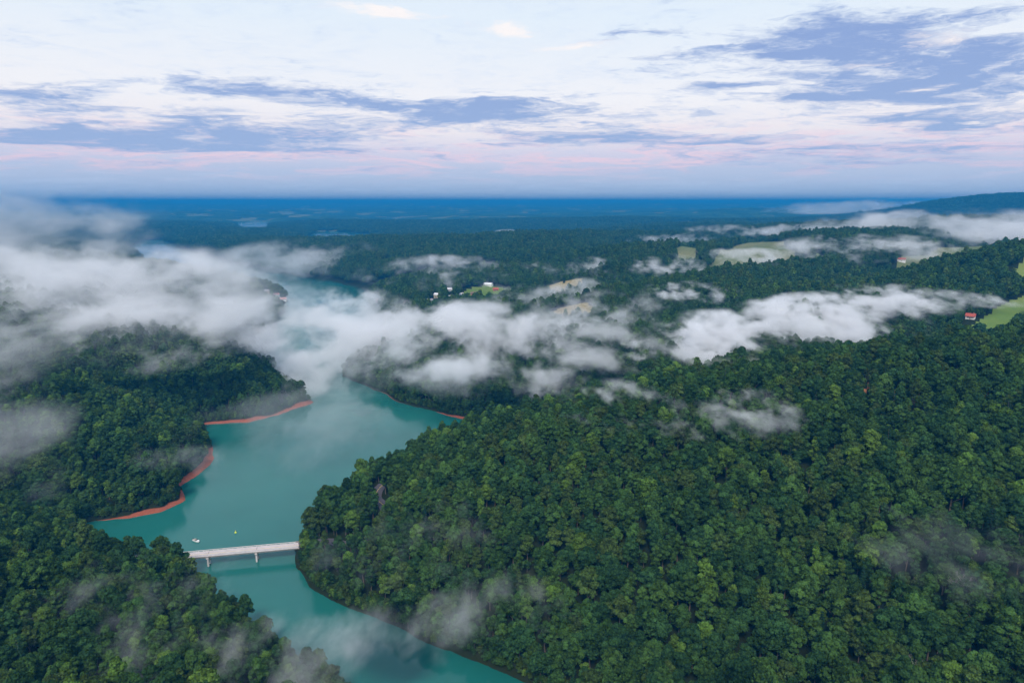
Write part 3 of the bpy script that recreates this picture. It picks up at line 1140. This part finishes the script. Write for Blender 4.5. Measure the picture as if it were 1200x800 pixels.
# --- the nearest trees, one object each
def place_words(u, v):
    hill = 'left hill' if u < 430 else 'right hill'
    row = 'at bottom edge' if v > 768 else 'just above bottom edge' if v > 738 else 'low' if v > 708 else 'part way up'
    return row, hill


cells = {}
for i in IND:
    u, v = U[i], V_[i]
    row, hill = place_words(u, v)
    cname, sname = (CONIF[0], CONIF[1]) if con[i] else PROTO[pickN[i]][:2]
    cells.setdefault((cname, sname, row, hill), []).append(i)
ORD = ['leftmost', 'second from left', 'third from left', 'fourth from left', 'fifth from left', 'sixth from left', 'seventh from left',
       'eighth from left', 'ninth from left', 'tenth from left', 'eleventh from left', 'twelfth from left']
for (cname, sname, row, hill), ids in cells.items():
    ids.sort(key=lambda i: U[i])
    for k, i in enumerate(ids):
        o = empty('conifer_tree' if con[i] else 'broadleaf_tree', tuple(pts[i]), float(ROT[i]))
        o.scale = tuple(sc3[i])
        kind = sname if con[i] else sname + ' tree'
        lab = f'{cname} {kind} {row} on the {hill}'
        if len(ids) > 1:
            lab += ', rightmost' if k == len(ids) - 1 else ', ' + ORD[k] if k < len(ORD) else ''
        tag(o, lab, 'tree', 'nearest trees of the forest')
        src = CONIF if con[i] else PROTO[pickN[i]]
        link(bpy.data.objects.new('trunk', src[3]), o)
        link(bpy.data.objects.new('crown', src[2]), o)


# --- dead leafless trees
def bare_tree(u, v, label, seed):
    x, y, z = hit(u, v)
    z = float(terrain(np.array([x]), np.array([y]))[0])
    r_ = random.Random(seed)
    o = empty('dead_tree', (x, y, z))
    o.scale = (0.75, 0.75, 0.75)
    tag(o, label, 'tree', 'dead trees')
    mb = MB()
    mb.tube((0, 0, -1), (0.3, 0.1, 9), 0.4, 0.28, 7)
    mb.tube((0.3, 0.1, 9), (0.2, -0.3, 16), 0.28, 0.12, 7)
    mb.build('trunk', M_DEAD, o)
    lb = MB()
    def grow(p, d, L, rad0, n):
        q = p + d * L
        lb.tube(p, q, rad0, rad0 * .6, 5)
        if n:
            for _ in range(3):
                dd = (d + Vector((r_.uniform(-.8, .8), r_.uniform(-.8, .8), r_.uniform(-.2, .6)))).normalized()
                grow(q, dd, L * r_.uniform(.55, .8), rad0 * .6, n - 1)
    for k in range(8):
        a = k * 2.4
        zb = 8 + k * 1.1
        grow(Vector((0.25, 0, zb)), Vector((math.cos(a), math.sin(a), 0.75)).normalized(), 3.4 - 0.18 * k, 0.15, 3)
    b_ = lb.build('branches', M_DEAD, o)
    b_['kind'] = 'stuff'


bare_tree(1122, 712, 'pale grey leafless dead tree on the big hillside right of the lake', 3)
bare_tree(1067, 815, 'bare brown grey dead tree standing at the bottom edge right of the lake', 4)

# ------------------------------------------------------------------ houses
def house(x, y, z, wall, roof, size, storeys, label, rz):
    w, d = size
    h = 2.9 * storeys + 0.4
    o = empty('house', (x, y, z), rz)
    tag(o, label, 'house', 'houses around the lake')
    mb = MB()
    e = 2.4
    hw, hd = w / 2, d / 2
    mb.poly([(-hw, -hd, -4), (hw, -hd, -4), (hw, hd, -4), (-hw, hd, -4), (-hw, -hd, h), (hw, -hd, h), (hw, hd, h), (-hw, hd, h),
             (-hw, 0, h + e), (hw, 0, h + e)],
            [(0, 3, 2, 1), (0, 1, 5, 4), (2, 3, 7, 6), (1, 2, 6, 9, 5), (3, 0, 4, 8, 7)])
    mb.build('wall', M_WALL[wall], o)
    rb = MB()
    ov, th = 0.6, 0.22
    k = e / hd
    for s in (-1, 1):
        y0, z0 = s * (hd + ov), h - k * ov + 0.05
        a = [(-hw - ov, y0, z0), (hw + ov, y0, z0), (hw + ov, 0, h + e + .05), (-hw - ov, 0, h + e + .05)]
        bb = [(p[0], p[1], p[2] + th) for p in a]
        rb.poly(a + bb, [(3, 2, 1, 0), (4, 5, 6, 7), (0, 1, 5, 4), (1, 2, 6, 5), (2, 3, 7, 6), (3, 0, 4, 7)])
    rf = rb.build('roof', M_ROOF[roof], o)
    MB().box(hw * .5, hw * .5 + .9, -.5, .5, h + e * .5, h + e + 1.1).build('chimney', M_WALL['brick'], rf)
    for st in range(storeys):
        for sx in (-0.6, -0.25, 0.3, 0.65):
            wn = MB().box(sx * hw - .55, sx * hw + .55, -hd - .06, -hd + .04, 1.0 + 2.9 * st, 2.3 + 2.9 * st).build('window', M_GLASS, o)
            MB().box(sx * hw - .7, sx * hw + .7, -hd - .14, -hd - .002, .84 + 2.9 * st, .99 + 2.9 * st).build('sill', M_WHITE, wn)
    MB().box(-.5, .5, -hd - .07, -hd + .05, 0.05, 2.15).build('door', M_ROOF['brown'], o)


for (u, v, wall, roof, size, st, label), (hx, hy, hz_) in zip(HOUSES, HPOS):
    k = 0.8
    rz = math.atan2(-hx, hy) * 0.6 + random.uniform(-.5, .5)
    house(hx, hy, hz_, wall, roof, (size[0] * k, size[1] * k), st, label, rz)

# ------------------------------------------------------------------ bridge
br = empty('road_bridge', (BL[0], BL[1], 0), math.atan2(bdir[1], bdir[0]))
tag(br, 'long pale concrete road bridge crossing the narrow lake arm', 'bridge')
HWID = 3.0
n_span = 3
pier_x = []
# pier stations at the two photographed piers
for u_, v_ in ((244, 657), (301, 651)):
    q = np.array(gp(u_, v_, 3.0))
    pier_x.append(float(np.dot(q - BL, bdir)))
span = pier_x[1] - pier_x[0]
pier_x.insert(0, pier_x[0] - span)
pier_x = [p for p in pier_x if p > 4]
MB().box(0, BLEN, -HWID, HWID, DECK_Z - .42, DECK_Z - .06).build('deck_slab', M_CONC, br)
MB().box(0, BLEN, -HWID + .62, HWID - .62, DECK_Z - .056, DECK_Z).build('roadway', M_ASPH_L, br)
for s in (-1, 1):
    mb = MB().box(0, BLEN, s * (HWID - .3) - .3, s * (HWID - .3) + .3, DECK_Z - .054, DECK_Z + .16)
    mb.build('kerb', M_CONC, br)
    rl = MB().box(0, BLEN, s * (HWID - .22) - .12, s * (HWID - .22) + .12, DECK_Z + .72, DECK_Z + .98).build('rail', M_CONC, br)
    x = 0.4
    while x < BLEN:
        MB().box(x - .14, x + .14, s * (HWID - .22) - .10, s * (HWID - .22) + .10, DECK_Z + .165, DECK_Z + .715).build('rail_post', M_CONC, rl)
        x += 2.6
for yy in (-2.2, -0.75, 0.75, 2.2):
    MB().box(0.2, BLEN - .2, yy - .25, yy + .25, DECK_Z - 1.25, DECK_Z - .425).build('girder', M_CONC_D if abs(yy) > 2 else M_RUST, br)
for s in (-.12, .12):
    MB().box(0, BLEN, s - .05, s + .05, DECK_Z + .004, DECK_Z + .008).build('centre_line', M_YEL, br)
for px_ in pier_x:
    MB().box(px_ - .12, px_ + .12, -HWID + .62, HWID - .62, DECK_Z + .010, DECK_Z + .016).build('expansion_joint', M_ASPH, br)
    cap = MB().box(px_ - .7, px_ + .6, -2.8, 2.8, DECK_Z - 2.05, DECK_Z - 1.255).build('pier_cap', M_CONC, br)
    for yy in (-1.8, 1.8):
        mb = MB()
        mb.tube((px_, yy, -9), (px_, yy, DECK_Z - 2.055), .6, .55, 14)
        mb.build('column', M_CONC, cap)
for xa, xb in ((-4.0, 0.15), (BLEN - .15, BLEN + 5)):
    MB().box(xa, xb, -HWID - .2, HWID + .2, -3, DECK_Z - .45).build('abutment', M_CONC_D, br)

# ------------------------------------------------------------------ boat and buoy
bx, by = gp(230, 633.5, 0.3)
bo = empty('motorboat', (bx, by, 0), R(-32))
tag(bo, 'small white motorboat alone on the water beyond the bridge', 'boat')
rings = []
for xx, w, zk, zt in ((-2.7, 1.0, -.25, .75), (-1.6, 1.1, -.32, .75), (0, 1.12, -.34, .8), (1.4, .92, -.28, .92), (2.4, .45, -.05, 1.05), (2.95, .06, .5, 1.12)):
    rings.append([(xx, 0, zk), (xx, w * .7, zk + .22), (xx, w, zt), (xx, w - .1 if w > .15 else w * .6, zt + .02), (xx, -(w - .1) if w > .15 else -w * .6, zt + .02), (xx, -w, zt), (xx, -w * .7, zk + .22)])
mbh = MB().rings(rings)
mbh.build('hull', M_WHITE, bo)
MB().box(-2.3, .55, -.78, .78, .78, .84).build('cockpit_floor', M_SEAT, bo)
MB().poly([(.65, -.85, .9), (.65, .85, .9), (.3, .75, 1.45), (.3, -.75, 1.45), (.72, -.85, .9), (.72, .85, .9), (.37, .75, 1.45), (.37, -.75, 1.45)],
          [(0, 3, 2, 1), (4, 5, 6, 7), (0, 1, 5, 4), (1, 2, 6, 5), (2, 3, 7, 6), (3, 0, 4, 7)]).build('windscreen', M_GLASS, bo)
for s in (-.42, .42):
    MB().box(-.9, -.35, s - .3, s + .3, .845, 1.1).box(-1.0, -.88, s - .3, s + .3, .85, 1.45).build('seat', M_SEAT, bo)
MB().box(-3.2, -2.72, -.22, .22, .55, 1.25).box(-3.05, -2.85, -.08, .08, -.5, .56).build('outboard_motor', M_BLACK, bo)
ux, uy = gp(276, 623.3, 0.4)
bu = empty('marker_buoy', (ux, uy, 0))
tag(bu, 'tiny yellow green marker buoy floating beyond the bridge', 'buoy')
def circ(r_, z, n=14):
    return [(r_ * math.cos(2 * math.pi * i / n), r_ * math.sin(2 * math.pi * i / n), z) for i in range(n)]
MB().rings([circ(.35, -.4), circ(.62, -.1), circ(.66, .25), circ(.45, .5), circ(.16, .62), circ(.13, 1.2), circ(.05, 1.28)]).build('float_body', M_BUOY, bu, True)
MB().rings([circ(.2, 1.28), circ(.26, 1.42), circ(.2, 1.56), circ(.04, 1.6)]).build('top_mark', M_YEL, bu, True)

HAZE_COL = (0.02, 0.27, 0.62, 1.0)
HAZE_LEN = 6800.0
FOG_STEP = 0.4
#  name, label, u, v, width_px, height_px, optical depth, threshold, cell_px
FOGS = [
    ('fog_bank', 'thick white fog bank filling the valley left of the lake', 60, 338, 450, 135, 6.0, .3, 40),
    ('fog_bank', 'pale grey fog trailing down from the thick bank to the lake', 225, 385, 340, 90, 4.0, .45, 36),
    ('fog_bank', 'ragged lower edge of the fog on the left hillside', 100, 380, 340, 80, 3.0, .5, 38),
    ('fog_bank', 'grey white fog top curling up over the far left hills', 50, 268, 250, 90, 2.6, .4, 40, 2100),
    ('fog_wisp', 'broken fog shreds along the wooded crest left of the lake', 150, 338, 260, 60, 1.6, .65, 28),
    ('fog_bank', 'bright white fog bank lying across the middle of the lake', 388, 384, 240, 140, 11.0, .1, 40),
    ('fog_bank', 'billowing white fog bank over the woods right of the lake', 545, 396, 290, 125, 6.0, .38, 36),
    ('fog_bank', 'smaller white fog billow beside the billowing bank', 660, 398, 210, 115, 4.0, .5, 34),
    ('fog_bank', 'ragged fog end drifting right of the billowing bank', 715, 375, 230, 100, 4.0, .5, 34),
    ('fog_bank', 'low left end of the long white fog bank on the right', 790, 410, 190, 60, 7.0, .5, 26),
    ('fog_bank', 'long white fog bank stretched along the valley to the right', 880, 394, 250, 80, 11.0, .4, 27),
    ('fog_bank', 'rounded bright hump of the long white fog bank', 968, 373, 210, 76, 11.0, .4, 24),
    ('fog_bank', 'upper right shoulder of the long white fog bank', 1038, 352, 150, 50, 8.0, .45, 20),
    ('fog_wisp', 'thin fog streak trailing off the right end of the long bank', 1100, 345, 210, 28, 3.0, .75, 16),
    ('fog_bank', 'grey white fog above the lake bend near the far point', 355, 306, 210, 66, 2.6, .55, 28),
    ('fog_bank', 'pale fog resting on the upper lake beyond the left woods', 255, 306, 90, 30, 0.8, .6, 22),
    ('fog_wisp', 'ragged fog wisp below the dark central ridge', 515, 318, 210, 50, 3.0, .8, 20),
    ('fog_wisp', 'fog plume rising over the hay fields', 655, 345, 240, 60, 2.0, .75, 24),
    ('fog_bank', 'long white fog roll lying before the blue mountain', 1130, 269, 330, 50, 5.0, .55, 20),
    ('fog_wisp', 'slanting tail of the long fog roll before the mountain', 1020, 290, 200, 34, 5.0, .65, 15),
    ('fog_bank', 'flat white fog layer at the foot of the blue mountain', 1025, 248, 230, 30, 4.0, .55, 15),
    ('fog_wisp', 'thin grey fog streak hanging over the centre headland', 800, 476, 330, 80, 1.4, .8, 20),
    ('fog_wisp', 'faint fog veil under the billowing bank', 630, 440, 340, 70, 1.5, .6, 36),
    ('fog_wisp', 'faint mist drifting over trees beside the bridge end', 480, 632, 280, 120, 0.22, .6, 24),
    ('fog_wisp', 'low mist over the lake shore at the bottom centre', 545, 715, 300, 130, 0.4, .6, 27),
    ('fog_wisp', 'mist lying on the water below the bridge', 420, 748, 300, 90, 0.6, .45, 56),
    ('fog_wisp', 'thin mist film over the open lake above the bridge', 345, 500, 280, 120, 0.25, .35, 44),
    ('fog_wisp', 'thin smoky wisp among trees near the bottom left', 155, 715, 260, 160, 0.4, .7, 26),
    ('fog_wisp', 'grey mist drifting over trees at the bottom edge left of the lake', 270, 785, 400, 120, 0.5, .55, 32),
    ('fog_wisp', 'small faint mist puff on the right hillside', 1120, 645, 220, 110, 0.16, .6, 28),
    ('fog_wisp', 'steep fog wisp climbing at the left frame edge', 8, 480, 130, 150, 0.6, .55, 36),
    ('fog_wisp', 'thin mist veil above the red bank left of the lake', 120, 565, 330, 70, 0.4, .7, 42),
    ('fog_wisp', 'small distant fog patch over the far pasture', 890, 304, 230, 30, 3.0, .8, 13),
    ('fog_wisp', 'low white fog line behind the far wooded knoll', 930, 271, 260, 20, 3.0, .7, 13),
    ('fog_wisp', 'tiny bright fog puff over the dark middle woods', 782, 312, 100, 30, 4.0, .8, 11),
    ('fog_wisp', 'short fog smear above the right fog bank', 812, 342, 130, 34, 4.0, .7, 13),
    ('fog_wisp', 'faint far fog patch left of the rolling pasture', 790, 281, 130, 22, 2.5, .8, 11),
    ('fog_wisp', 'small fog patch above the hay strip', 685, 313, 170, 32, 2.5, .8, 13),
    ('fog_wisp', 'small far fog patch beyond the central ridge', 592, 277, 120, 20, 4.0, .65, 11),
]
# ------------------------------------------------------------------ air: even haze over the whole country
m, t, out = new_mat('haze_air')
pv = t.node('ShaderNodeVolumePrincipled')
pv.inputs['Color'].default_value = HAZE_COL
pv.inputs['Density'].default_value = 1.0 / HAZE_LEN
t.l.new(pv.outputs[0], out.inputs['Volume'])
hz_o = MB().box(-52000, 52000, -300, 52000, -11, 274).build('haze', m)
tag(hz_o, 'thin blue morning haze lying over the whole valley', kind='stuff')


# ------------------------------------------------------------------ fog banks and wisps drifting low over woods and water
def fog(name, label, u, v, wpx, hpx, tau, thr, cell_px, far=1e9, seed=0):
    hx, hy, hz_ = hit(u, v)
    d = pix_dir(u, v)
    sl = math.hypot(hx, hy) / math.hypot(d[0], d[1])
    sl = min(sl, far)
    hpm = hpx / 811.0 * sl
    sl -= min(0.22 * hpm / max(-d[2], 0.03) + 12.0, 0.10 * sl + 15)
    c = d * sl
    x, y, z = c[0], c[1], CAM_Z + c[2]
    hpm = hpx / 811.0 * sl
    sd_ = max(-d[2], 0.03)
    low = 1.0 - float(sstep(np.array(sd_), 0.05, 0.15))
    thick = (0.62 + 0.3 * low) * hpm
    depth = min(0.75 * hpm / sd_, 7.0 * thick)
    hw = 0.5 * wpx / 811.0 * sl
    chord = 1.0 / math.hypot(sd_ / thick, 1.0 / depth)
    dens = tau / (0.5 * chord)
    cell = cell_px / 811.0 * sl
    bm = bmesh.new()
    bmesh.ops.create_icosphere(bm, subdivisions=3, radius=1.0)
    me = bpy.data.meshes.new(name)
    bm.to_mesh(me)
    bm.free()
    o = link(bpy.data.objects.new(name, me))
    o.location = (x, y, z)
    o.scale = (hw, depth * 0.5, thick * 0.5)
    o.rotation_euler = (0, 0, math.atan2(-x, y))
    m, t, out = new_mat('fog_' + str(seed))
    tc = t.node('ShaderNodeTexCoord')
    g = t.node('ShaderNodeNewGeometry')
    pos = t.vmath('ADD', g.outputs['Position'], (seed * 911.0, seed * 377.0, seed * 53.0))
    q = t.vmath('MULTIPLY', pos, (0.75 / cell, 0.42 / cell, 1.15 / cell))
    big = t.noise(q, 0.36, 0.0, 0.5)
    wn = t.node('ShaderNodeTexNoise')
    t.put(wn.inputs['Vector'], q)
    wn.inputs['Scale'].default_value = 0.55
    wn.inputs['Detail'].default_value = 2.0
    wv = t.vmath('SCALE', t.vmath('SUBTRACT', wn.outputs['Color'], (0.5, 0.5, 0.5)), 1.7)
    n = t.noise(t.vmath('ADD', q, t.vmath('SCALE', wv, 0.5)), 1.0, 5.0, 0.62)
    fall0 = t.math('SUBTRACT', 1.0, t.vmath('LENGTH', tc.outputs['Object']))
    fall = t.math('SUBTRACT', 1.0, t.vmath('LENGTH', t.vmath('ADD', tc.outputs['Object'], wv)))
    raw = t.math('ADD', t.math('MULTIPLY', t.math('SUBTRACT', n, 0.5), 9.0), t.math('MULTIPLY', t.math('SUBTRACT', big, 0.5), 3.0))
    raw = t.math('ADD', raw, t.math('SUBTRACT', t.math('MULTIPLY', fall, 1.5), thr))
    edge = t.smooth(fall0, 0.0, 0.3)
    dd = t.math('MULTIPLY', t.math('MULTIPLY', t.math('POWER', t.smooth(raw, -0.2, 1.7), 1.6), edge), dens)
    pv = t.node('ShaderNodeVolumePrincipled')
    pv.inputs['Color'].default_value = (0.985, 0.98, 0.99, 1)
    t.put(pv.inputs['Density'], dd)
    pv.inputs['Anisotropy'].default_value = 0.1
    t.l.new(pv.outputs[0], out.inputs['Volume'])
    try:
        m.cycles.volume_step_rate = FOG_STEP
    except Exception:
        pass
    me.materials.append(m)
    tag(o, label, kind='stuff')
    return o


for k, a in enumerate(FOGS):
    fog(*a, seed=k + 1)
